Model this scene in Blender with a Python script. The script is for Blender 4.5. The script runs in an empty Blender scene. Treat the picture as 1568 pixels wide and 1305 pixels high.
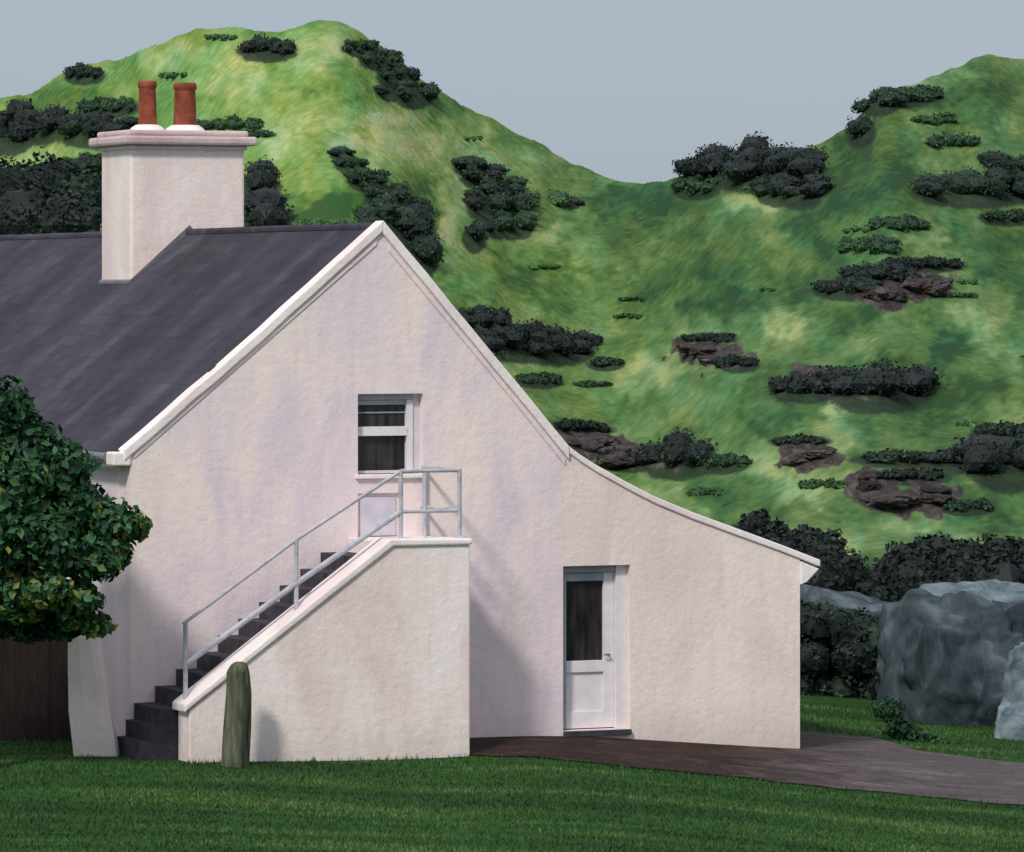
import bpy, bmesh, math, random
import numpy as np
from mathutils import Vector, Matrix, noise
random.seed(4); rng=np.random.default_rng(7)
scene=bpy.context.scene
EYE=5.4; TH=math.radians(23); C=math.cos(TH); S=math.sin(TH)

# ------------------------------------------------------------ helpers
def link(o,parent=None):
    scene.collection.objects.link(o)
    if parent: o.parent=parent
    return o
def empty(name,rot=0.0,loc=(0,0,0)):
    e=bpy.data.objects.new(name,None); e.location=loc; e.rotation_euler=(0,0,rot)
    return link(e)
def mesh_obj(name,verts,faces,mat=None,parent=None,smooth=False,bevel=0):
    me=bpy.data.meshes.new(name); me.from_pydata([tuple(v) for v in verts],[],faces)
    bm=bmesh.new(); bm.from_mesh(me); bmesh.ops.recalc_face_normals(bm,faces=bm.faces); bm.to_mesh(me); bm.free()
    if mat: me.materials.append(mat)
    if smooth:
        for p in me.polygons: p.use_smooth=True
    o=bpy.data.objects.new(name,me); link(o,parent)
    if bevel:
        b=o.modifiers.new('bevel','BEVEL'); b.width=bevel; b.segments=2; b.limit_method='ANGLE'
    return o
def prism(name,poly,v0,v1,mat=None,parent=None,bevel=0):
    n=len(poly)
    vs=[(u,v0,z) for u,z in poly]+[(u,v1,z) for u,z in poly]
    fs=[list(range(n)),list(range(2*n-1,n-1,-1))]+[[i,(i+1)%n,n+(i+1)%n,n+i] for i in range(n)]
    return mesh_obj(name,vs,fs,mat,parent,bevel=bevel)
def box(name,u0,u1,v0,v1,z0,z1,mat=None,parent=None,bevel=0):
    return prism(name,[(u0,z0),(u1,z0),(u1,z1),(u0,z1)],v0,v1,mat,parent,bevel)
def cut(o,boxes):
    for b in boxes:
        c=box('cutter',*b)
        c.parent=o.parent
        m=o.modifiers.new('b','BOOLEAN'); m.operation='DIFFERENCE'; m.object=c; m.solver='EXACT'
        bpy.context.view_layer.update()
        dg=bpy.context.evaluated_depsgraph_get()
        me=bpy.data.meshes.new_from_object(o.evaluated_get(dg))
        o.modifiers.clear(); o.data=me
        bpy.data.objects.remove(c,do_unlink=True)
def tubes(name,segs,mat,parent,r=0.02,n=10):
    vs=[];fs=[]
    for s in segs:
        a,b=Vector(s[0]),Vector(s[1]); rr=s[2] if len(s)>2 else r
        d=(b-a).normalized(); x=d.orthogonal().normalized(); y=d.cross(x)
        k=len(vs)
        for p in (a,b):
            for i in range(n):
                t=2*math.pi*i/n; vs.append(p+x*math.cos(t)*rr+y*math.sin(t)*rr)
        fs+=[[k+i,k+(i+1)%n,k+n+(i+1)%n,k+n+i] for i in range(n)]
        fs+=[list(range(k+n-1,k-1,-1)),list(range(k+n,k+2*n))]
    return mesh_obj(name,vs,fs,mat,parent,smooth=False)
def lathe(name,prof,loc,mat,parent,n=28):
    vs=[];fs=[]
    for r,z in prof:
        for i in range(n):
            t=2*math.pi*i/n; vs.append((loc[0]+r*math.cos(t),loc[1]+r*math.sin(t),loc[2]+z))
    for j in range(len(prof)-1):
        for i in range(n): fs.append([j*n+i,j*n+(i+1)%n,(j+1)*n+(i+1)%n,(j+1)*n+i])
    return mesh_obj(name,vs,fs,mat,parent,smooth=True)

# ------------------------------------------------------------ materials
class NT:
    def __init__(s,name,rough=0.8,spec=0.3):
        s.m=bpy.data.materials.new(name); s.m.use_nodes=True; s.t=s.m.node_tree
        s.b=s.t.nodes['Principled BSDF']; s.b.inputs['Roughness'].default_value=rough
        s.b.inputs['Specular IOR Level'].default_value=spec
    def n(s,typ,**kw):
        x=s.t.nodes.new(typ)
        for k,v in kw.items(): setattr(x,k,v)
        return x
    def l(s,a,b): s.t.links.new(a,b)
    def coord(s,kind='Object',scale=(1,1,1),rot=(0,0,0)):
        if kind=='Position':
            o=s.n('ShaderNodeNewGeometry').outputs['Position']
        else: o=s.n('ShaderNodeTexCoord').outputs[kind]
        mp=s.n('ShaderNodeMapping'); mp.inputs['Scale'].default_value=scale; mp.inputs['Rotation'].default_value=rot
        s.l(o,mp.inputs['Vector']); return mp.outputs[0]
    def noise(s,vec,scale,detail=4,rough=0.55,dist=0):
        x=s.n('ShaderNodeTexNoise'); x.inputs['Scale'].default_value=scale; x.inputs['Detail'].default_value=detail
        x.inputs['Roughness'].default_value=rough; x.inputs['Distortion'].default_value=dist
        s.l(vec,x.inputs['Vector']); return x.outputs['Fac']
    def ramp(s,fac,stops):
        x=s.n('ShaderNodeValToRGB'); e=x.color_ramp.elements
        while len(e)<len(stops): e.new(0.5)
        for i,(p,c) in enumerate(stops):
            e[i].position=p; e[i].color=(*c,1) if len(c)==3 else c
        s.l(fac,x.inputs[0]); return x.outputs[0]
    def mix(s,fac,a,b,mode='MIX'):
        x=s.n('ShaderNodeMix',data_type='RGBA',blend_type=mode)
        for inp,v in ((0,fac),(6,a),(7,b)):
            if isinstance(v,(int,float)): x.inputs[inp].default_value=v
            elif isinstance(v,tuple): x.inputs[inp].default_value=(*v,1)
            else: s.l(v,x.inputs[inp])
        return x.outputs[2]
    def math(s,op,a,b=0.0,clamp=False):
        x=s.n('ShaderNodeMath',operation=op); x.use_clamp=clamp
        for i,v in enumerate((a,b)):
            if isinstance(v,(int,float)): x.inputs[i].default_value=v
            else: s.l(v,x.inputs[i])
        return x.outputs[0]
    def color(s,c): s.l(c,s.b.inputs['Base Color'])
    def bump(s,h,strength=0.3,dist=0.02):
        x=s.n('ShaderNodeBump'); x.inputs['Strength'].default_value=strength; x.inputs['Distance'].default_value=dist
        s.l(h,x.inputs['Height']); s.l(x.outputs[0],s.b.inputs['Normal'])

def limewash(name,a,b,c):
    m=NT(name,0.85,0.2)
    v=m.coord('Object',(1.3,1.3,0.6)); v2=m.coord('Object',(1,1,1))
    n1=m.noise(v,0.9,3,0.55,0.8)
    col=m.ramp(n1,[(0.34,a),(0.5,b),(0.64,c)])
    n2=m.noise(m.coord('Object',(5,5,0.8)),1.4,4,0.6,0.3)
    col=m.mix(m.math('MULTIPLY',m.ramp(n2,[(0.5,(0,0,0)),(0.8,(1,1,1))]),0.4),col,(a[0]*.86,a[1]*.83,a[2]*.86))
    n3=m.noise(v2,11,4,0.65)
    col=m.mix(m.math('MULTIPLY',m.ramp(n3,[(0.55,(0,0,0)),(0.75,(1,1,1))]),0.16),col,(a[0]*.78,a[1]*.72,a[2]*.70))
    sz=m.n('ShaderNodeSeparateXYZ'); m.l(v2,sz.inputs[0])
    st_=m.math('SUBTRACT',m.math('ADD',.30,m.math('MULTIPLY',n3,.45)),m.math('ADD',sz.outputs[2],.15))
    col=m.mix(m.math('MULTIPLY',st_,.7,True),col,(.46,.41,.38))
    m.color(col)
    m.bump(m.noise(v2,9,5,0.66),0.36,0.035)
    return m.m
wall_m=limewash('limewash_lilac',(.72,.625,.70),(.83,.715,.735),(.88,.765,.725))
warm_m=limewash('limewash_warm',(.76,.645,.63),(.84,.715,.675),(.88,.78,.725))
stair_m=limewash('limewash_stair',(.78,.645,.63),(.86,.745,.72),(.90,.82,.805))
trim_m=limewash('trim_white',(.80,.71,.71),(.86,.785,.77),(.90,.845,.835))
def simple(name,a,b,rough=0.6,scale=6,bump=0.1,spec=0.3,stretch=(1,1,1)):
    m=NT(name,rough,spec); v=m.coord('Object',stretch)
    n=m.noise(v,scale,4,0.6,0.3); m.color(m.ramp(n,[(0.3,a),(0.7,b)]))
    if bump: m.bump(m.noise(v,scale*4,3),bump,0.02)
    return m.m
paint_m=simple('joinery_paint',(.68,.65,.69),(.80,.77,.79),0.5,5,0)
shaded_paint_m=simple('joinery_paint_shaded',(.28,.31,.37),(.42,.44,.50),0.5,5,0)  # joinery paint darkened: shade at left and top edges put into the colour
pale_and_shade_m=simple('joinery_lilac_and_shade',(.52,.50,.60),(.66,.62,.69),0.5,5,0)  # lilac panel paint; on the right window frame it is painted reveal shade
rail_m=simple('rail_paint',(.34,.35,.42),(.56,.55,.61),0.5,8,0)
terra_m=simple('terracotta',(.11,.032,.02),(.34,.085,.04),0.85,5,0.3)
step_m=simple('step_slate',(.026,.025,.036),(.070,.066,.085),0.85,6,0.3)
lead_m=simple('lead_flashing',(.11,.115,.14),(.20,.21,.25),0.6,6,0.2)
cap_m=limewash('chimney_cap_render',(.50,.38,.39),(.60,.48,.48),(.66,.56,.55))
g=NT('glass_dark',0.12,0.4)
gv=g.coord('Object',(9,9,1.2)); g.color(g.ramp(g.noise(gv,1.5,4),[(0.35,(.010,.009,.012)),(0.7,(.05,.042,.042))])); glass_m=g.m

m=NT('slate_roof',0.7,0.25)
v=m.coord('Object')
br=m.n('ShaderNodeTexBrick'); br.offset=0.5
br.inputs['Scale'].default_value=1; br.inputs['Brick Width'].default_value=0.32; br.inputs['Row Height'].default_value=0.21
br.inputs['Mortar Size'].default_value=0.006; br.inputs['Mortar Smooth'].default_value=0.3
br.inputs['Color1'].default_value=(0.30,0.30,0.30,1); br.inputs['Color2'].default_value=(0.70,0.70,0.70,1); br.inputs['Mortar'].default_value=(0.1,0.1,0.1,1)
m.l(v,br.inputs['Vector'])
bn=m.noise(m.coord('Object',(0.8,0.3,1),(0,0,0.5)),0.9,3,0.5,0.8)
base=m.ramp(bn,[(0.3,(.028,.025,.038)),(0.5,(.041,.036,.053)),(0.72,(.072,.070,.092))])
sl=m.ramp(br.outputs['Color'],[(0.0,(.55,.55,.55)),(0.3,(.80,.80,.80)),(0.7,(1.18,1.18,1.2))])
col=m.mix(1.0,base,sl,'MULTIPLY')
li=m.noise(v,2.2,5,0.7); col=m.mix(m.math('MULTIPLY',m.ramp(li,[(0.56,(0,0,0)),(0.75,(1,1,1))]),0.4),col,(.105,.11,.12))
m.color(col); m.bump(m.math('ADD',br.outputs['Fac'],m.noise(v,9,3)),-0.35,0.012)
slate_m=m.m

def foliage(name,stops,scale=1.0):
    m=NT(name,0.6,0.25)
    at=m.n('ShaderNodeAttribute',attribute_name='tint')
    m.color(m.ramp(at.outputs['Fac'],stops))
    return m.m
tree_m=foliage('tree_leaves',[(0.0,(.006,.024,.014)),(0.35,(.014,.060,.024)),(0.6,(.034,.115,.032)),(0.8,(.045,.14,.07)),(1.0,(.19,.20,.03))])
shrub_m=foliage('shrub_leaves',[(0.0,(.010,.016,.017)),(0.3,(.017,.038,.024)),(0.55,(.030,.080,.034)),(0.8,(.055,.14,.05)),(1.0,(.10,.21,.07))])
grass_m=foliage('grass_blades',[(0.0,(.012,.042,.011)),(0.5,(.027,.092,.018)),(0.85,(.052,.135,.028)),(1.0,(.12,.17,.055))])
bark_m=simple('bark',(.02,.015,.012),(.05,.035,.03),0.9,7,0.6)
fence_m=simple('dark_timber',(.008,.005,.005),(.022,.012,.012),0.85,4,0.4,stretch=(8,8,1))
m=NT('mossy_post',0.9,0.2); v=m.coord('Object',(8,8,1.5))
m.color(m.ramp(m.noise(v,1.5,5,0.6,0.5),[(0.3,(.03,.028,.028)),(0.48,(.085,.10,.06)),(0.7,(.17,.18,.13))])); m.bump(m.noise(v,6,5),0.6,0.03); post_m=m.m
def rockmat(name,a,b,c,sc):
    m=NT(name,0.9,0.15); v=m.coord('Object',(1,1,.7))
    n=m.noise(v,sc,5,0.65,0.8)
    m.color(m.ramp(n,[(0.35,a),(0.52,b),(0.70,c)])); m.bump(m.noise(v,sc*3,4,0.65),0.6,0.09/sc); return m.m
rock_m=rockmat('blue_grey_rock',(.022,.034,.042),(.050,.070,.082),(.13,.165,.19),1.5)
rockl_m=rockmat('blue_grey_rock_light',(.06,.09,.11),(.15,.20,.23),(.26,.31,.35),2.0)
hrock_m=rockmat('brown_rock',(.022,.018,.021),(.055,.044,.046),(.14,.12,.11),0.7)

# ------------------------------------------------------------ terrain
SIL=[(-2600,300),(-900,260),(-300,210),(0,150),(60,140),(110,104),(190,87),(240,70),(290,46),(350,38),(400,46),(440,49),(490,27),(530,31),(600,82),(660,137),(760,186),(830,222),(870,246),(940,273),(975,283),(1040,272),(1070,256),(1110,246),(1210,238),(1300,196),(1340,145),(1420,121),(1510,81),(1568,92),(1900,110),(2600,220),(4200,300)]
pf=np.arange(-2600,4201,5.0); yf=np.interp(pf,[s[0] for s in SIL],[s[1] for s in SIL])
ker=np.exp(-.5*(np.arange(-8,9)/2.8)**2); ker/=ker.sum(); yf[8:-8]=np.convolve(yf,ker,'valid')
yf+=2.2*np.sin(pf/17.0)*np.sin(pf/41.0)+1.3*np.sin(pf/7.3+np.sin(pf/23.0)*2)
SB=(pf-784)/7620; SE=(443-yf)/7620
D0=200.0; E0=-0.060
def ridge_d(a): return 325+14*np.sin(a*55+1.0)
def sstep(x,a,b):
    t=np.clip((x-a)/(b-a),0,1); return t*t*(3-2*t)
def fbm(X,Y,w,seed,octs=3):
    r=np.random.default_rng(seed); out=0*X; amp=1.0; tot=0
    for o in range(octs):
        for k in range(5):
            th=r.uniform(0,2*math.pi); ph=r.uniform(0,6.28); kk=2*math.pi/(w*r.uniform(.7,1.3))
            out=out+amp*np.sin((X*math.cos(th)+Y*math.sin(th))*kk+ph+1.3*np.sin((X*math.sin(th*1.7)-Y*math.cos(th*1.7))*kk*.6+ph*2))
            tot+=amp*amp*.5
        w*=.5; amp*=.5
    return out/math.sqrt(tot)
def near_g(X,Y):
    s=np.log1p(np.exp((X-0.6)*3))/3
    z=-0.105*s; z=-0.75*np.tanh(-z/0.75)
    f=np.clip(-Y-0.6,0,None); z=z-(0.02+0.10*sstep(X,-4.0,-0.5))*np.tanh(f/1.6)
    return z
def height(X,Y):
    X=np.asarray(X,float); Y=np.asarray(Y,float)
    d=Y+60; ds=np.maximum(d,1); a=X/np.maximum(ds,60)
    ng=near_g(X,Y)
    R=ridge_d(a); Sv=np.interp(a,SB,SE)
    t=np.clip((ds-D0)/(R-D0),0,1)
    e=E0+(Sv-E0)*t
    zh=EYE+ds*e
    b=fbm(X,Y*.6,22,3,2)*0.62
    zh=zh+b*sstep(t,0.0,0.12)*(1-0.9*sstep(t,0.75,1.0))
    zr=EYE+R*Sv
    over=np.clip(ds-R,0,None)
    zh=np.where(ds>R, zr-0.20*over, zh)
    zh=np.where(ds>R, np.maximum(zh,-12),zh)
    zb=EYE+D0*E0
    tv=np.clip((ds-78)/(D0-78),0,1)
    zv=ng*(1-tv)+zb*tv-0.6*np.sin(tv*math.pi)
    return np.where(ds<78,ng,np.where(ds<D0,zv,zh))
xs=np.concatenate([-50-np.cumsum(np.geomspace(.5,60,60))[::-1],np.arange(-50,50.01,0.28),50+np.cumsum(np.geomspace(.5,60,60))])
ys=np.concatenate([np.arange(-70,-16,2.0),np.arange(-16,12,0.4),np.arange(12,138,2.0),np.arange(138,290,0.45),290+np.cumsum(np.geomspace(1,80,60))])
XX,YY=np.meshgrid(xs,ys); ZZ=height(XX,YY)
def quads(name,co,q,mat,smooth=False,tint=None):
    me=bpy.data.meshes.new(name); me.vertices.add(len(co)); me.vertices.foreach_set('co',np.asarray(co,np.float32).ravel())
    k=q.shape[1]; me.loops.add(q.size); me.loops.foreach_set('vertex_index',q.astype(np.int32).ravel())
    me.polygons.add(len(q)); me.polygons.foreach_set('loop_start',np.arange(0,q.size,k,dtype=np.int32)); 
    me.polygons.foreach_set('use_smooth',np.full(len(q),smooth))
    me.update(calc_edges=True)
    if tint is not None:
        at=me.color_attributes.new('tint','FLOAT_COLOR','POINT'); t=np.asarray(tint,np.float32)
        if t.ndim==1: t=np.repeat(t[:,None],3,1)
        t=np.concatenate([t,np.ones((len(t),1),np.float32)],1).astype(np.float32)
        at.data.foreach_set('color',t.ravel())
    me.materials.append(mat); o=bpy.data.objects.new(name,me); link(o); return o
def grid_obj(name,XX,YY,ZZ,mat,tint=None):
    ny,nx=XX.shape; co=np.stack([XX,YY,ZZ],-1).reshape(-1,3).astype(np.float32)
    i=np.arange((ny-1)*(nx-1)); r=i//(nx-1); c=i%(nx-1); a=r*nx+c
    q=np.stack([a,a+1,a+nx+1,a+nx],-1)
    return quads(name,co,q,mat,True,tint)

# vegetation survey of the hillside (bearing / elevation units): b, e_base, rx, ry, tint
SH=[(40,202,62,34,.05),(12,217,36,34,.05),(150,209,58,30,.1),(130,120,30,14,.15),(165,169,46,14,.45),(410,82,42,20,.15),(400,292,28,36,.15),(405,352,42,48,.05),(350,199,58,13,.5),(390,212,26,10,.5),
 (550,78,26,12,.45),(580,97,28,16,.35),(608,122,28,18,.25),(634,152,26,24,.3),(598,144,20,16,.2),(265,120,22,9,.75),(522,238,16,11,.05),(536,256,22,14,.3),(560,280,28,18,.35),(588,305,28,22,.4),(612,335,34,30,.3),(634,368,30,40,.15),(652,400,18,40,.2),(590,356,38,34,.4),(500,352,70,10,.7),
 (718,258,24,20,.4),(736,276,28,20,.15),(764,300,30,26,.35),(778,325,28,28,.35),(748,322,30,30,.1),(788,352,26,26,.4),(726,370,17,26,.0),(765,355,24,16,.3),(830,318,30,22,.65),(876,314,13,8,.0),
 (738,500,38,24,.1),(800,536,66,32,.05),(856,542,50,30,.0),(928,561,26,9,.35),(966,487,22,5,.6),(825,587,36,11,.4),(1105,716,40,14,.4),(1080,758,26,7,.6),(1035,714,54,34,.05),(965,712,50,16,.05),
 (1345,607,74,44,.05),(1235,602,54,24,.1),(1495,712,60,22,.1),(1545,722,60,56,.0),(1535,668,44,16,.2),(1100,266,56,32,.1),(1150,268,70,44,.05),(1195,274,60,42,.05),(1225,300,34,34,.15),(1190,300,30,26,.2),(1065,294,34,18,.45),
 (1318,206,22,32,.2),(1345,164,30,22,.35),(1378,155,46,16,.45),(1412,150,28,13,.4),(1300,448,54,18,.25),(1350,430,64,20,.1),(1410,410,64,11,.05),(1495,300,90,30,.3),(1552,266,36,30,.2),(1545,338,44,11,.3),(1330,388,44,20,.5),(1378,352,46,16,.5),(1460,225,38,16,.55),(1400,708,90,12,.25),
 (1430,190,34,8,.6),(1260,748,36,8,.6),(1085,522,44,7,.1),(1130,562,30,12,.15),(1400,735,56,12,.05),(1225,680,44,8,.2),(1480,782,40,10,.4),(890,662,44,12,.05),(150,262,60,20,.2)]
RK=[(895,694,56,34),(945,710,72,26),(1000,708,50,18),(1080,548,48,22),(1105,560,42,16),(1245,592,56,24),(1300,600,50,20),(1235,712,50,28),(1375,782,72,28),(1425,768,54,24),(1335,752,38,28),(1355,472,46,30),(1405,455,56,34)]
rs=random.Random(12)
for i in range(46):
    p=rs.uniform(-40,1620); y=rs.uniform(60,800)
    if yf[int((p+2600)/5)]+14>y: continue
    SH.append((p,y,rs.uniform(10,30),rs.uniform(3,7),rs.choice([.5,.6,.7,.8,.85])))
DK=[(90,160,90,40),(640,300,40,80),(560,330,110,40),(1000,300,90,25),(960,340,110,50),(1130,420,120,60),(1260,330,70,90),(1330,240,80,60),(1480,150,90,50),(1420,560,120,60),(1100,470,60,25),(1480,640,140,60),(1540,420,60,80),(820,420,70,40),(1180,620,60,50),(1120,760,70,40),(900,800,100,50),(1500,760,90,50),(700,170,50,40),(1380,300,60,40),(460,330,80,30),(1290,490,60,30)]
LT=[(545,215,65,48),(350,110,60,45),(480,75,60,30),(690,330,26,90),(700,200,40,25),(1150,305,34,18),(1275,640,26,60),(1210,500,50,30),(1300,860,30,40),(1400,800,50,20),(620,210,50,60),(430,200,50,60),(1020,560,60,20),(1440,120,60,20),(860,360,70,20),(1545,640,40,30),(1240,240,50,30),(250,90,50,24),(970,580,60,30),(760,240,60,20),(1180,700,40,30),(1510,480,40,60),(1000,780,90,30),(1210,740,60,30)]
for i in range(150):
    (LT if rs.random()<.5 else DK).append((rs.uniform(0,1568),rs.uniform(60,880),rs.uniform(12,40),rs.uniform(7,24)))
dd=YY+60; okh=(dd>190)&(dd<345)&(np.abs(XX)<55)
bb=784+7620*XX/np.maximum(dd,60); ee=443-7620*(ZZ-EYE)/np.maximum(dd,60)
wob=fbm(bb,ee,70,21); wob2=fbm(bb,ee,60,22); bb2=bb+wob*9; ee2=ee+wob2*6
ang=0.9*np.sin(bb/260.0)+.7*np.sin(ee/130.0+1)+.35*wob
st=fbm((bb*np.cos(ang)+ee*np.sin(ang))*.33,(-bb*np.sin(ang)+ee*np.cos(ang))*1.0,26,31,3)
st=np.clip(st,-2,2)
mos=np.round(2.2*np.clip(fbm(bb*.8+12*wob,ee*1.3,95,44,3),-2,2))/2.2
scrub=np.zeros_like(XX); rocky=np.zeros_like(XX); sward=np.full_like(XX,.5)+.06*st+.075*mos
for i,(p,y,rx,ry) in enumerate(DK): sward-=(.20 if i<22 else .14)*np.exp(-(((bb2-p)/rx)**2+((ee2-y)/ry)**2)**3)
for i,(p,y,rx,ry) in enumerate(LT): sward+=(.26 if i<24 else .15)*np.exp(-(((bb2-p)/rx)**2+((ee2-y)/ry)**2)**3)
for p,y,rx,ry,t_ in SH: 
    if t_<.5: scrub=np.maximum(scrub,np.exp(-(((bb-p)/(rx*1.15))**2+((ee-(y-3))/(ry*.6+6))**2)**1.5))
for p,y,rx,ry in RK: rocky=np.maximum(rocky,1.0*np.exp(-(((bb2-p)/(rx*1.05))**2+((ee2-(y-ry*.5))/(ry*.72+3))**2)**1.5))
scrub*=okh; rocky*=okh; sward=np.where(okh,sward,.5)
gt=np.stack([scrub,sward,rocky],-1).reshape(-1,3)

m=NT('hill_grassland',0.9,0.1)
pos=m.n('ShaderNodeNewGeometry').outputs['Position']
sep=m.n('ShaderNodeSeparateXYZ'); m.l(pos,sep.inputs[0])
at=m.n('ShaderNodeAttribute',attribute_name='tint'); sa=m.n('ShaderNodeSeparateColor'); m.l(at.outputs['Color'],sa.inputs[0])
hv=m.coord('Position',(1,0.17,0.6))
big=m.noise(hv,0.10,2,0.5,0.5); mid=m.noise(hv,0.55,3,0.55,1.2); hue=m.noise(hv,0.30,3,0.6,1.0)
fine=m.noise(m.coord('Position',(1,0.25,1)),1.8,5,0.72,0.6)
f=m.math('ADD',m.math('MULTIPLY',mid,0.30),m.math('MULTIPLY',sa.outputs[1],1.1))
f=m.math('ADD',f,m.math('MULTIPLY',fine,0.36)); f=m.math('SUBTRACT',f,0.375)
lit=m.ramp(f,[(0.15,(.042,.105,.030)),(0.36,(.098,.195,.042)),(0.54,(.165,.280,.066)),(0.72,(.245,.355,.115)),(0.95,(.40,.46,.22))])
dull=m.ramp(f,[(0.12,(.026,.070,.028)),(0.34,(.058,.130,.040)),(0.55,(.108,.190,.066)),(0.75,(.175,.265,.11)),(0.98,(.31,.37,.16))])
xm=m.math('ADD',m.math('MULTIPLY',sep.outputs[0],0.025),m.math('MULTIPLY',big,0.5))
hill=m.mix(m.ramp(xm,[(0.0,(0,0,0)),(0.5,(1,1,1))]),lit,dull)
hill=m.mix(1.0,hill,m.ramp(hue,[(0.35,(.74,1.0,1.10)),(0.5,(.96,1,1)),(0.68,(1.15,1.0,.85))]),'MULTIPLY')
sm=m.math('ADD',sa.outputs[0],m.math('MULTIPLY',m.math('SUBTRACT',fine,0.5),0.8))
hill=m.mix(m.ramp(sm,[(0.30,(0,0,0)),(0.50,(.92,.92,.92))]),hill,m.ramp(fine,[(0.35,(.014,.022,.019)),(0.65,(.030,.050,.030))]))
rm=m.math('ADD',sa.outputs[2],m.math('MULTIPLY',m.math('SUBTRACT',fine,0.5),0.9))
hill=m.mix(m.ramp(rm,[(0.38,(0,0,0)),(0.50,(1,1,1))]),hill,m.ramp(fine,[(0.35,(.028,.023,.026)),(0.5,(.055,.046,.047)),(0.68,(.13,.115,.10))]))
lv=m.coord('Position',(0.30,1.5,1))
l1=m.noise(lv,1.1,5,0.6,0.4); l2=m.noise(m.coord('Position',(1,1,1)),22,3,0.7)
lf=m.math('ADD',m.math('MULTIPLY',l1,0.7),m.math('MULTIPLY',l2,0.3))
lawn=m.ramp(lf,[(0.3,(.013,.042,.010)),(0.5,(.023,.072,.015)),(0.7,(.043,.110,.024))])
fm=m.math('MULTIPLY',m.math('SUBTRACT',sep.outputs[1],30),0.03,True)
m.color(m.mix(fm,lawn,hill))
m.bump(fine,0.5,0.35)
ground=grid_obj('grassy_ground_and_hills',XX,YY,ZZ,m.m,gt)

# path
px_=np.arange(-0.9,30,0.25); tt=np.linspace(0,1,22)
front=np.interp(px_,[-0.9,-0.4,0.9,3.2,6,30],[-1.55,-1.62,-2.0,-2.1,-2.5,-4.5])+0.05*np.sin(px_*3.1)+0.04*np.sin(px_*7.7)
back=np.interp(px_,[-0.9,3.3,3.6,4.7,5.1,6.4,10,30],[1.6,2.6,4.2,4.2,2.6,1.8,1.2,-0.5])+0.05*np.sin(px_*4)
PX=np.repeat(px_[None],22,0); PY=front[None]*(1-tt[:,None])+back[None]*tt[:,None]
m=NT('trodden_path',0.9,0.15)
pos=m.n('ShaderNodeNewGeometry').outputs['Position']; sep=m.n('ShaderNodeSeparateXYZ'); m.l(pos,sep.inputs[0])
n=m.noise(m.coord('Position',(0.8,1.4,1)),1.6,5,0.7,0.9); n2=m.noise(m.coord('Position'),9,5,0.75)
nn=m.math('ADD',m.math('MULTIPLY',n,.6),m.math('MULTIPLY',n2,.4))
a_=m.ramp(nn,[(0.35,(.018,.011,.010)),(0.52,(.042,.025,.022)),(0.66,(.10,.070,.062))])
b_=m.ramp(nn,[(0.35,(.062,.050,.056)),(0.52,(.115,.096,.104)),(0.66,(.19,.165,.17))])
k=m.math('MULTIPLY',m.math('SUBTRACT',m.math('ADD',sep.outputs[0],m.math('MULTIPLY',n,2.0)),3.6),0.5,True)
m.color(m.mix(k,a_,b_)); m.bump(m.noise(m.coord('Position'),22,5,0.75),0.8,0.04)
grid_obj('path',PX,PY,height(PX,PY)+0.015,m.m)

# ------------------------------------------------------------ cottage
H=empty('white_cottage',TH)
def gz(u): return 6.163+0.815*(u+1.684) if u<-1.684 else 6.163-1.121*(u+1.684)
gable=prism('gable_wall',[(-4.84,-.4),(.655,-.4),(.655,3.50),(-1.684,6.12),(-4.84,3.55)],0,.35,wall_m,H)
cut(gable,[(-1.993,-1.155,-.2,.20,3.19,4.154),(-1.993,-1.45,-.2,.05,2.30,2.97)])
lean=prism('lean_to_wall',[(.655,-.9),(3.867,-.9),(3.867,2.06),(1.87,2.80),(.70,3.43),(.655,3.47)],0.0,.35,warm_m,H)
cut(lean,[(.672,1.564,-.2,.25,.047,2.046)])
box('side_wall',-4.838,-4.5,.35,20,-.4,3.52,wall_m,H)
box('rear_side_wall',.30,.652,.35,20,-.9,3.45,wall_m,H)
box('lean_to_side_wall',3.55,3.865,.35,6,-.9,2.0,warm_m,H)
box('lean_to_back_wall',.655,3.55,5.7,6,-.9,2.2,warm_m,H)
box('end_wall',-4.5,.3,19.6,19.95,-.4,3.5,wall_m,H)
def slab(name,u0,z0,u1,z1,v0,v1,th,mat):
    L=math.hypot(u1-u0,z1-z0)
    n=[(0,0,0),(v1-v0,0,0),(v1-v0,L,0),(0,L,0),(0,0,-th),(v1-v0,0,-th),(v1-v0,L,-th),(0,L,-th)]
    o=mesh_obj(name,n,[[0,1,2,3],[7,6,5,4],[0,4,5,1],[1,5,6,2],[2,6,7,3],[3,7,4,0]],mat,H)
    xa=Vector((0,1,0)); ya=Vector((u1-u0,0,z1-z0)).normalized(); za=xa.cross(ya)
    if za.z<0: 
        xa=-xa; za=-za; 
        o.matrix_local=Matrix(((xa.x,ya.x,za.x,u0),(xa.y,ya.y,za.y,v1),(xa.z,ya.z,za.z,z0),(0,0,0,1)))
    else: o.matrix_local=Matrix(((xa.x,ya.x,za.x,u0),(xa.y,ya.y,za.y,v0),(xa.z,ya.z,za.z,z0),(0,0,0,1)))
    return o
slab('left_roof_slope',-4.98,3.478,-1.684,6.163,.14,20.1,.09,slate_m)
slab('right_roof_slope',.74,3.446,-1.684,6.160,.14,20.1,.09,slate_m)
slab('lean_to_roof_lower',4.10,1.99,1.87,2.842,.10,6.1,.08,slate_m)
slab('lean_to_roof_upper',1.87,2.842,.70,3.47,.10,6.1,.08,slate_m)
tubes('ridge_tiles',[((-1.684,.16+.45*i,6.14),(-1.684,.16+.45*i+.445,6.14+random.uniform(-.006,.006)),.062) for i in range(44)],slate_m,H,n=10)
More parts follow.
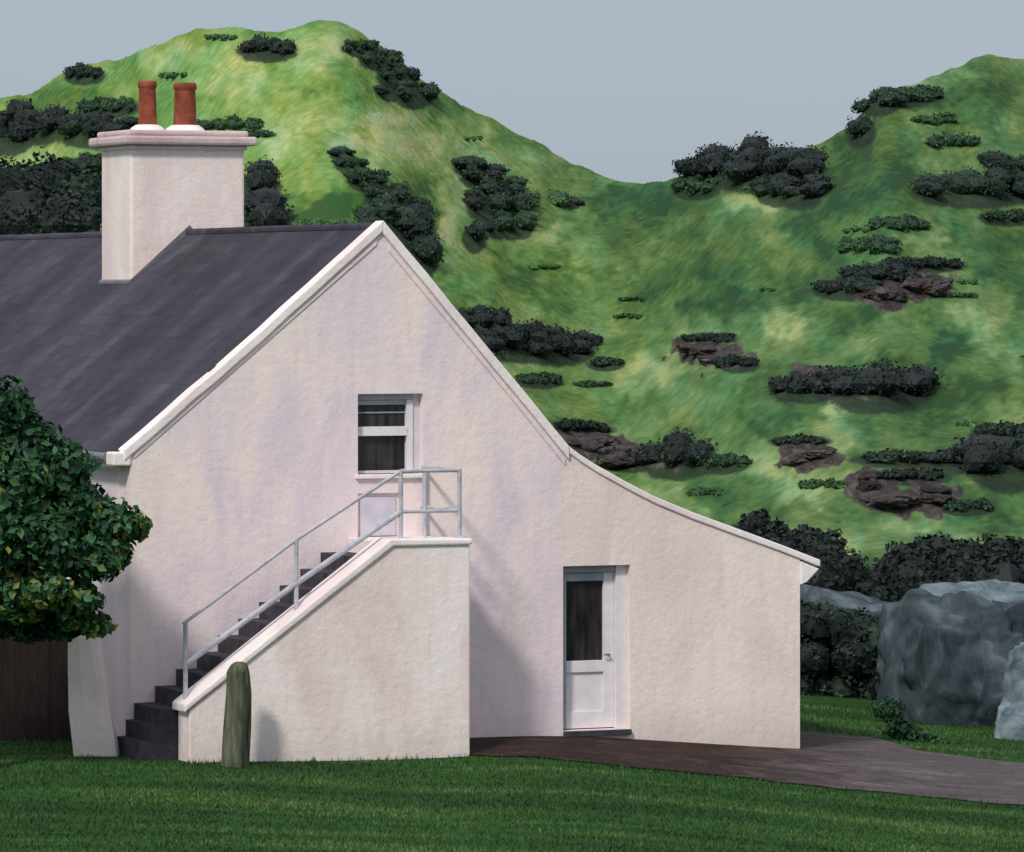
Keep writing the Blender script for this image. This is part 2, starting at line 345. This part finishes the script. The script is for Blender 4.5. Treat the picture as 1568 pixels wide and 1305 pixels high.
def band(name,pts,wd,v0,v1,mat):
    top=[(u,z) for u,z in pts]; bot=[(u,z-wd) for u,z in pts][::-1]
    return prism(name,top+bot,v0,v1,mat,H,bevel=.015)
def wob_pts(p0,p1,n,am):
    return [(p0[0]+(p1[0]-p0[0])*i/n+0, p0[1]+(p1[1]-p0[1])*i/n+(random.uniform(-am,am) if 0<i<n else 0)) for i in range(n+1)]
band('verge_coping_left',wob_pts((-4.93,3.53),(-3.5,4.69),5,.010)+wob_pts((-3.5,4.69),(-1.684,6.225),6,.010)[1:],.135,-.045,.20,trim_m)
band('verge_coping_right',wob_pts((-1.683,6.225),(.05,4.28),6,.008)+wob_pts((.05,4.28),(.74,3.50),3,.01)[1:],.165,-.045,.20,trim_m)
band('verge_moulding_right',[(-1.60,5.94),(.05,4.10),(.70,3.35)],.09,-.02,.002,wall_m)
band('verge_moulding_left',[(-4.8,3.49),(-1.75,6.00)],.07,-.016,.002,wall_m)
band('verge_coping_lean_to',[(.741,3.50),(.9,3.39),(1.1,3.27),(1.5,3.06),(1.87,2.88),(2.4,2.67),(3.0,2.46),(3.6,2.25),(4.138,2.05)],.085,-.03,.16,trim_m)
prism('lean_to_eave_block',[(3.869,1.75),(3.95,1.78),(4.12,1.94),(3.869,2.04)],-.03,.6,trim_m,H,bevel=.01)
box('eave_block',-5.06,-4.842,-.03,.25,3.34,3.50,trim_m,H,bevel=.02)
box('eave_fascia',-5.0,-4.97,.25,20,3.32,3.46,trim_m,H)
tubes('eave_gutter',[((-5.04,.25,3.43),(-5.04,20,3.43),.055)],lead_m,H,n=12)
# chimney
box('chimney_stack',-2.50,-.905,6.94,8.17,3.2,7.30,stair_m,H,bevel=.035)
box('chimney_band',-2.53,-.875,6.91,8.20,7.24,7.299,stair_m,H,bevel=.02)
box('chimney_cap',-2.64,-.77,6.80,8.31,7.301,7.42,cap_m,H,bevel=.035)
box('chimney_cap_upper',-2.55,-.86,6.90,8.22,7.421,7.50,cap_m,H,bevel=.03)
prism('chimney_lead_flashing',[(-2.53,gz(-2.53)-.2),(-.87,gz(-.87)-.4),(-.87,gz(-.87)+.08),(-1.684,6.25),(-2.53,gz(-2.53)+.03)],6.925,8.185,lead_m,H)
for i,(u,v,r,h) in enumerate([(-2.06,7.55,.125,.64),(-1.55,7.5,.155,.62)]):
    lathe('pot_flaunching_%d'%(i+1),[(r+.13,0),(r+.09,.05),(r+.03,.09),(0.02,.10)],(u,v,7.495),trim_m,H)
    lathe('chimney_pot_%d'%(i+1),[(r,.05),(r*.96,.3),(r*.90,h-.12),(r*.88,h-.10),(r*1.0,h-.085),(r*1.02,h-.03),(r*.92,h),(r*.70,h),(r*.66,h-.3),(.01,h-.3)],(u,v,7.53),terra_m,H)
D=lambda n,a,b,c,d,e,f,m_,bv=.004: box(n,a,b,c,d,e,f,m_,H,bevel=bv)
# upper sash window
D('window_frame_left',-1.992,-1.962,.10,.199,3.195,4.153,shaded_paint_m)
D('window_frame_right',-1.245,-1.156,.12,.199,3.195,4.153,pale_and_shade_m)
D('window_head',-1.962,-1.245,.10,.199,4.08,4.153,shaded_paint_m)
D('window_stile_right',-1.325,-1.246,.10,.195,3.20,4.078,paint_m)
D('window_top_rail',-1.960,-1.325,.13,.195,4.02,4.078,shaded_paint_m)
D('window_meeting_rail',-1.960,-1.325,.09,.195,3.65,3.76,paint_m)
D('window_bottom_rail',-1.960,-1.325,.13,.195,3.20,3.235,pale_and_shade_m)
box('window_glass',-1.960,-1.325,.17,.194,3.235,4.02,glass_m,H)
D('window_inner_bead',-1.960,-1.325,.15,.168,3.92,3.935,shaded_paint_m,0)
D('window_sill',-2.03,-1.12,-.05,.10,3.145,3.194,trim_m,.008)
D('lower_hatch_panel',-1.95,-1.50,.02,.049,2.46,2.92,pale_and_shade_m)
# lean-to door
D('door_frame_left',.673,.725,.12,.248,.05,2.045,shaded_paint_m)
D('door_frame_right',1.42,1.563,.10,.248,.05,2.045,paint_m)
D('door_head',.725,1.42,.12,.248,1.96,2.045,shaded_paint_m)
D('door_stile_left',.727,.79,.17,.246,.06,1.958,shaded_paint_m)
D('door_stile_right',1.285,1.418,.17,.246,.06,1.958,paint_m)
D('door_top_rail',.79,1.285,.17,.246,1.85,1.958,shaded_paint_m)
D('door_lock_rail',.79,1.285,.17,.246,.74,.88,paint_m)
D('door_bottom_rail',.79,1.285,.17,.246,.06,.26,paint_m)
D('door_panel',.79,1.285,.20,.246,.26,.74,paint_m)
box('door_glass',.79,1.285,.215,.244,.88,1.85,glass_m,H)
D('door_threshold',.675,1.56,-.06,.12,-.02,.046,step_m)
tubes('door_handle',[((1.34,.17,.95),(1.34,.11,.95),.012),((1.34,.115,.95),(1.27,.115,.95),.010)],lead_m,H)

# ------------------------------------------------------------ staircase
ST=empty('exterior_staircase',TH)
prism('parapet',[(-4.585,-.4),(-4.585,.58),(-2.093,2.41),(-1.105,2.41),(-1.105,-.4)],-1.35,-.95,stair_m,ST,bevel=.02)
prism('parapet_coping',[(-4.65,.555),(-4.65,.65),(-2.115,2.495),(-1.085,2.48),(-1.085,2.408),(-2.08,2.408)],-1.385,-.92,trim_m,ST,bevel=.022)
box('landing',-2.12,-1.11,-.949,-.001,-.4,2.45,stair_m,ST,bevel=.01)
pts=[]
rise=.19
us=[-2.093-(2.47-(rise*(k+1)-.085))/.734 for k in range(12)]
us[0]=-5.02; us[1]=-4.90
for k in range(12):
    pts+= [(us[k],rise*k if k else -.4),(us[k],rise*(k+1))]
prism('steps',pts+[(-2.121,rise*12),(-2.121,-.4)],-.919,-.002,step_m,ST)
def cop(u): return .65+(u+4.65)*.7278 if u<-2.115 else 2.49
v=-1.17; segs=[]
topr=[(-4.60,1.56),(-3.213,2.50),(-1.91,3.275),(-1.168,3.275)]
lowr=[(-4.56,1.10),(-3.213,1.99),(-1.91,2.80),(-1.168,2.80)]
for (a,b),r in ((( topr[0],topr[1]),.022),((topr[1],topr[2]),.022),((topr[2],topr[3]),.024),((lowr[0],lowr[1]),.034),((lowr[1],lowr[2]),.034),((lowr[2],lowr[3]),.022)):
    segs.append(((a[0],v,a[1]),(b[0],v,b[1]),r))
for u,t in ((-4.57,1.57),(-3.213,2.50),(-1.91,3.29),(-1.168,3.29)):
    segs.append(((u,v,cop(u)-.03),(u,v,t),.027))
for z in (3.275,2.80): segs.append(((-1.168,v,z),(-1.168,-.001,z),.022))
segs.append(((-1.168,-.06,2.44),(-1.168,-.06,3.29),.024))
segs.append(((-1.60,v,2.47),(-1.60,v,3.27),.018))
tubes('handrail',segs,rail_m,ST)
box('rail_foot_plate',-1.24,-1.10,-1.24,-1.10,2.48,2.51,rail_m,ST)

# ------------------------------------------------------------ post, pier, fence
def lumpy(name,ring,zs,loc,mat,parent=None,jit=.012):
    vs=[];fs=[];n=len(ring)
    for j,(z,s,lx,ly) in enumerate(zs):
        for x,y in ring: vs.append((loc[0]+x*s+lx+random.uniform(-jit,jit),loc[1]+y*s+ly+random.uniform(-jit,jit),loc[2]+z))
    for j in range(len(zs)-1):
        for i in range(n): fs.append([j*n+i,j*n+(i+1)%n,(j+1)*n+(i+1)%n,(j+1)*n+i])
    fs.append(list(range((len(zs)-1)*n,len(zs)*n))); fs.append(list(range(n-1,-1,-1)))
    return mesh_obj(name,vs,fs,mat,parent,bevel=.015)
sq=[(-1,-.9),(-.3,-1.05),(.5,-1),(1,-.8),(1.03,.2),(.9,1),(0,1),(-1,.9)]
sq2=[(x*math.cos(-.5)-y*math.sin(-.5),x*math.sin(-.5)+y*math.cos(-.5)) for x,y in sq]
lumpy('wooden_gatepost',sq2,[(-.3,.135,-.04,0),(0,.13,-.035,0),(.4,.122,-.01,0),(.8,.112,.005,0),(1.05,.105,.01,0),(1.13,.08,.01,0),(1.16,.04,.01,0)],(-3.12,-3.35,0.0),post_m)
lumpy('whitewashed_pier',[(x*1,y*.8) for x,y in sq],[(-.3,.265,.05,0),(0,.26,.03,0),(.5,.235,-.04,0),(1.0,.205,-.09,0),(1.35,.18,-.12,0),(1.5,.16,-.13,0),(1.54,.11,-.13,0)],(-4.86,-2.1,0),stair_m)
F=empty('timber_fence')
x=-9.0; i=0
while x<-5.02:
    w=random.uniform(.12,.15); h=1.5+random.uniform(-.03,.03)
    box('plank_%d'%i,x,x+w,-.52+random.uniform(-.008,.008),-.49,-.2,h,fence_m,F); x+=w+.002; i+=1
box('rail_lower',-9,-5.0,-.489,-.44,.3,.4,fence_m,F); box('rail_upper',-9,-5.0,-.489,-.44,.9,1.0,fence_m,F)

# ------------------------------------------------------------ foliage
def leafcloud(name,blobs,mat,core=True,tw=0.25,bias=.45):
    P=[];T=[];Q=[];base=0
    bm=bmesh.new(); bmesh.ops.create_icosphere(bm,subdivisions=2,radius=1); bv=np.array([v.co[:] for v in bm.verts]); bf=np.array([[v.index for v in f.verts] for f in bm.faces]); bm.free()
    for (cx,cy,cz,rx,ry,rz,n,sz,ti) in blobs:
        d=rng.normal(size=(n,3)); d/=np.linalg.norm(d,axis=1)[:,None]
        ph=rng.uniform(0,6.28,6)
        lum=1+.13*np.sin(d[:,0]*5+ph[0])*np.sin(d[:,1]*4+ph[1])+.12*np.sin(d[:,2]*6+ph[2]+d[:,0]*3)
        r=(rng.uniform(0,1,n)**bias)*1.0*lum
        p=np.array([cx,cy,cz])+d*r[:,None]*np.array([rx,ry,rz])
        nrm=d+rng.normal(size=(n,3))*.6; nrm/=np.linalg.norm(nrm,axis=1)[:,None]
        a=np.cross(nrm,rng.normal(size=(n,3))); a/=np.linalg.norm(a,axis=1)[:,None]; b=np.cross(nrm,a)
        s=sz*rng.uniform(.6,1.3,n)[:,None]
        q=np.stack([p-a*s,p-b*s*.6+nrm*s*.12,p+a*s,p+b*s*.6+nrm*s*.12],1).reshape(-1,3)
        P.append(q); T.append(np.repeat(np.clip(ti+rng.normal(size=n)*tw*.5,0,1),4))
        Q.append(np.arange(n*4).reshape(-1,4)+base); base+=n*4
        if core:
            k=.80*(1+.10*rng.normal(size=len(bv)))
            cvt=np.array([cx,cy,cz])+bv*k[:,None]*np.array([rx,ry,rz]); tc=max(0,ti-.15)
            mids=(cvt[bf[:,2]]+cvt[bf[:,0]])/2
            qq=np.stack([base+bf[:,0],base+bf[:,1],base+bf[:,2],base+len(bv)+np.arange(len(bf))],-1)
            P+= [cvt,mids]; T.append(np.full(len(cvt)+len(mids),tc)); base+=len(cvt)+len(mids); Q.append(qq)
    return quads(name,np.concatenate(P),np.concatenate(Q),mat,False,np.concatenate(T))

TR=empty('garden_tree')
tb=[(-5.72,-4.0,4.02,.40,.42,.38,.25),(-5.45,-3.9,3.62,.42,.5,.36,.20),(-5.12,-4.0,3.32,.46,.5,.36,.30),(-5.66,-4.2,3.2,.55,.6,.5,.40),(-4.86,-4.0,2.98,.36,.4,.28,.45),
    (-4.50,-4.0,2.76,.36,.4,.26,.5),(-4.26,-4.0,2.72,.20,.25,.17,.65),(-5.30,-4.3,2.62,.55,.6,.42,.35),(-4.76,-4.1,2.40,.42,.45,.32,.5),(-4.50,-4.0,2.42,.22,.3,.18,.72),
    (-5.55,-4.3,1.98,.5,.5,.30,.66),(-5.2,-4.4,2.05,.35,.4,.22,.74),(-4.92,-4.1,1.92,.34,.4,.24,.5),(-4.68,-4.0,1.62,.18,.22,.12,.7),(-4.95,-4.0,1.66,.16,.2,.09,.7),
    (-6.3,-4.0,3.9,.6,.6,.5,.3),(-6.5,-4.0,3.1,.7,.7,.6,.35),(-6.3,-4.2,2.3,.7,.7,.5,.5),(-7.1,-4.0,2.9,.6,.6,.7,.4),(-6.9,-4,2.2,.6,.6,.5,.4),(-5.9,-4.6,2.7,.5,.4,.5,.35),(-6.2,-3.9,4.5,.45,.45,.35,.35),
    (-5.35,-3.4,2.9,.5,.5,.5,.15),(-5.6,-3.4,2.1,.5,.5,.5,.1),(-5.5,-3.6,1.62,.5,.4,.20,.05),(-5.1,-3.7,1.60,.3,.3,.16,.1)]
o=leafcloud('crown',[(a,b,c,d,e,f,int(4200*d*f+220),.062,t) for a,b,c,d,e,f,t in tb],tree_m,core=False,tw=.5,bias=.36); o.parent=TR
tubes('trunk_and_limbs',[((-6.05,-4,-.3),(-6.05,-4,1.0),.13),((-6.05,-4,1.0),(-5.95,-4,2.4),.10),((-5.95,-4,2.4),(-5.72,-4,3.8),.06),((-6.05,-4,1.4),(-5.1,-4.05,2.4),.05),((-5.1,-4.05,2.4),(-4.6,-4.0,2.7),.03),((-6.0,-4,1.7),(-6.5,-4,2.9),.06),((-5.98,-4,2.0),(-5.15,-4,3.2),.04)],bark_m,TR,n=9)

def on_hill(p,y):
    a=(p-784)/7620; e=(443-y)/7620
    ds=np.arange(196,345,.5); X=a*ds; z=height(X,ds-60); el=(z-EYE)/ds
    i=np.argmax(el>=e) if (el>=e).any() else int(np.argmax(el))
    return X[i],ds[i]-60,z[i],ds[i]
blobs=[]
for p,y,rx,ry,t in SH:
    n=max(1,int(round(rx/max(ry,9)*1.7))); n=min(n,7)
    for j in range(n):
        s=0 if n==1 else (j-(n-1)/2)/((n-1)/2)
        for layer in range(2 if rx>24 else 1):
            pp=p+s*rx*.72+random.uniform(-.12,.12)*rx
            X,Y,z,d=on_hill(pp,y-layer*ry*.35-random.uniform(0,.12)*ry); k=d/7620
            env=math.sqrt(max(0.15,1-(s*.9)**2))
            w=rx*k*random.uniform(.95,1.35)*(1.35/n if n>1 else .9); h=ry*k*(.5+.5*env)*random.uniform(.72,.95)
            w=max(w,h*.9,.22)
            blobs.append((X,Y,z+h*.38,w,max(w,h)*1.3,h*.82,int(60+300*w*h*.6+95*w),.11,t+random.uniform(-.08,.14)))
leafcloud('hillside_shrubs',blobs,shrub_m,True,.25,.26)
bm=bmesh.new()
for p,y,rx,ry in RK:
    for q_ in range(3):
        X,Y,z,d=on_hill(p+random.uniform(-.5,.5)*rx,y-random.uniform(.1,.7)*ry); k=d/7620; s_=random.uniform(.35,.55)
        r=bmesh.ops.create_icosphere(bm,subdivisions=4,radius=1)
        o_=Vector((random.random()*50,)*3)
        for v_ in r['verts']:
            c=v_.co.copy(); q=1+.34*noise.noise(c*1.4+o_)+.16*noise.noise(c*4+o_)+.07*noise.noise(c*9+o_)
            v_.co=Vector((X+c.x*rx*s_*k*q,Y+c.y*rx*s_*k*1.6*q,z-.05*ry*k+c.z*ry*k*.38*q))
me=bpy.data.meshes.new('hillside_rocks'); bm.to_mesh(me); bm.free(); me.materials.append(hrock_m); link(bpy.data.objects.new('hillside_rocks',me))

bl=[]
for p,y,r,t,d in [(10,300,60,.05,110),(70,290,55,.1,112),(125,300,38,.3,108),(150,285,22,.1,110),(40,345,70,.05,108),(110,345,60,.1,106),(-60,290,70,.1,112),(-120,330,80,.1,110),
                  (1158,805,24,.05,101),(1150,835,40,.0,101),(1188,825,26,.1,101),(1205,850,42,.05,100),(1232,835,30,.05,100),(1262,848,36,.2,100),(1245,890,60,.0,98),(1290,885,44,.05,99),(1320,920,50,.0,99),
                  (1388,862,36,.1,104),(1430,852,40,.1,104),(1478,862,42,.0,104),(1530,856,42,.05,104),(1575,862,44,.1,104),(1330,930,56,.0,102),(1365,900,50,.0,102),(1410,900,62,.0,101),(1470,905,62,.0,101),(1530,910,64,.0,100),(1590,910,64,.0,100),(1640,900,70,.05,103)]:
    k=d/7620; bl.append(((p-784)*k,d-60,EYE+(443-y)*k,r*k*1.05,r*k,r*k*.95,int(1000*(r*k)**2+500),.08,t))
leafcloud('background_trees',bl,shrub_m,True,.25,.30)
bl=[]
for i in range(18):
    X=3.4+i*.125
    for z in (-.3,.2,.72-.022*i): bl.append((X,11+random.uniform(-.3,.3),z+random.uniform(-.08,.08),.30,.4,.34,420,.045,.15+random.uniform(-.15,.28)))
leafcloud('hedge',bl,shrub_m,True,.3,.35)
bl=[]
for p,y,r in [(1375,1115,22),(1400,1130,22),(1425,1142,22),(1450,1150,22),(1475,1156,18),(1500,1160,18),(1545,1158,22),(1515,1160,16),(1360,1085,22)]:
    d=64.3; k=d/7620; bl.append(((p-784)*k,d-60-.1,EYE+(443-y)*k,r*k*1.2,r*k,r*k*.8,340,.035,.25+random.uniform(-.15,.2)))
leafcloud('verge_undergrowth',bl,tree_m,False,.3)

def rock(name,cx,cy,cz,sx,sy,sz,seed,parent,rz=0,taper=.15,mat=None,tilt=0):
    bm=bmesh.new(); bmesh.ops.create_cube(bm,size=2); bmesh.ops.subdivide_edges(bm,edges=bm.edges[:],cuts=30,use_grid_fill=True)
    o_=Vector((seed*7.3,seed*3.1,seed*1.7)); R=Matrix.Rotation(rz,3,'Z')
    for v_ in bm.verts:
        c=v_.co.copy(); s=(1-taper*(c.z+1)/2)
        sph=c.normalized()*1.25; c=c.lerp(sph,.35)
        q=Vector((c.x*s,c.y*s,c.z+(tilt*c.x+.15*c.y)*(c.z+1)/2))
        dsp=.15*noise.noise(c*.9+o_)+.11*noise.noise(c*2.0+o_)+.05*noise.noise(c*5+o_)
        q=q*(1+dsp*1.3); q=R@Vector((q.x*sx,q.y*sy,q.z*sz)); v_.co=q+Vector((cx,cy,cz))
    for f_ in bm.faces: f_.smooth=True
    me=bpy.data.meshes.new(name); bm.to_mesh(me); bm.free(); me.materials.append(mat or rock_m); return link(bpy.data.objects.new(name,me),parent)
RO=empty('rock_outcrop')
rock('main_boulder',6.1,8.0,.06,1.0,.9,.98,1,RO,.35,.12)
rock('side_boulder',7.6,8.6,.06,1.1,.9,1.02,3,RO,.1,.12)
rock('upper_boulder',6.9,9.3,.55,1.5,.7,.66,7,RO,.05,.25,rockl_m)
rock('front_boulder',6.98,6.0,-.10,.50,.5,.74,2,RO,-.4,.25,rockl_m)
rock('low_boulder',6.68,5.6,-.46,.34,.3,.36,6,RO,-.2,.3,rockl_m)
rock('sloping_ledge',5.0,13.2,.20,1.25,.6,.64,4,RO,-.05,.1,None,-.22)

# grass blades
n=130000
X=rng.uniform(-8.5,9,n); Y=-14+12.6*rng.uniform(0,1,n)**.9
lim=np.interp(X,[-9,-5.0,-4.7,-3.75,-3.69,-.5,.9,3.2,6,9],[-.6,-.6,-3.0,-3.15,-3.10,-1.75,-2.05,-2.15,-2.55,-2.8])+.05*np.sin(X*3.1)+rng.normal(size=n)*.03
Y=np.where(X<-5,Y+1.3,Y)
ok=Y<lim; edge=(lim-Y)[ok]; X=X[ok];Y=Y[ok]
X2=rng.uniform(3.6,9,14000);Y2=rng.uniform(2,9,14000)
b2=np.interp(X2,[3.3,3.6,4.7,5.1,6.4,10],[2.6,4.2,4.2,2.6,1.8,1.2]); ok=Y2>b2+.05; X=np.concatenate([X,X2[ok]]);Y=np.concatenate([Y,Y2[ok]]); edge=np.concatenate([edge,np.ones(ok.sum())])
Z=height(X,Y); n=len(X)
hgt=rng.uniform(.02,.05,n)*(1+1.0*(edge<.12)*rng.uniform(0,1,n)); ang=rng.uniform(0,math.pi,n); w=.008
lx=rng.normal(size=n)*.02; ly=rng.normal(size=n)*.02
dx=np.cos(ang)*w; dy=np.sin(ang)*w
A=np.stack([X-dx,Y-dy,Z-.005],-1);B=np.stack([X+dx,Y+dy,Z-.005],-1);T_=np.stack([X+lx,Y+ly,Z+hgt],-1)
co=np.stack([A,B,T_],1).reshape(-1,3); q=np.arange(3*n).reshape(-1,3)
ti=np.clip(.46+.28*fbm(X*.35,Y*1.4,2.2,11)+.14*np.sin(Y*2.2+X*.2)+rng.normal(size=n)*.14-.25*(edge<.10),0,1)
quads('lawn_grass',co,q,grass_m,False,np.repeat(ti,3))

# ------------------------------------------------------------ light, world, camera
el=math.radians(42); sx,sy=-.42,-.907
Sd=Vector((sx*math.cos(el),sy*math.cos(el),math.sin(el)))
L=bpy.data.lights.new('sun','SUN'); L.energy=2.45; L.angle=math.radians(7); L.color=(1,.94,.865)
lo=bpy.data.objects.new('sun',L); lo.rotation_euler=Sd.to_track_quat('Z','Y').to_euler(); link(lo)
w=bpy.data.worlds.new('World'); scene.world=w; w.use_nodes=True; t=w.node_tree
bg=t.nodes['Background']; sk=t.nodes.new('ShaderNodeTexSky'); sk.sky_type='NISHITA'; sk.sun_disc=False
sk.sun_elevation=el; sk.sun_rotation=math.atan2(sx,sy); sk.dust_density=1.5
tc=t.nodes.new('ShaderNodeTexCoord'); sx_=t.nodes.new('ShaderNodeSeparateXYZ'); t.links.new(tc.outputs['Generated'],sx_.inputs[0])
rp=t.nodes.new('ShaderNodeMapRange'); rp.inputs['From Min'].default_value=0.05; rp.inputs['From Max'].default_value=0.7; t.links.new(sx_.outputs['Z'],rp.inputs['Value'])
cl=t.nodes.new('ShaderNodeMix'); cl.data_type='RGBA'; cl.inputs[6].default_value=(3.95,4.65,5.65,1); cl.inputs[7].default_value=(7.6,7.6,7.9,1); t.links.new(rp.outputs[0],cl.inputs[0])
mx=t.nodes.new('ShaderNodeMix'); mx.data_type='RGBA'; mx.inputs[0].default_value=.8
t.links.new(sk.outputs[0],mx.inputs[6]); t.links.new(cl.outputs[2],mx.inputs[7]); t.links.new(mx.outputs[2],bg.inputs[0]); bg.inputs[1].default_value=.10
cam=bpy.data.cameras.new('camera'); cam.sensor_width=36; cam.lens=36*7620/1568; cam.shift_y=-209.3/1568; cam.clip_end=6000; cam.clip_start=1
co_=bpy.data.objects.new('camera',cam); co_.location=(0,-60,EYE); co_.rotation_euler=(math.pi/2,0,0); link(co_); scene.camera=co_
scene.view_settings.view_transform='Standard'; scene.view_settings.look='None'; scene.view_settings.exposure=0
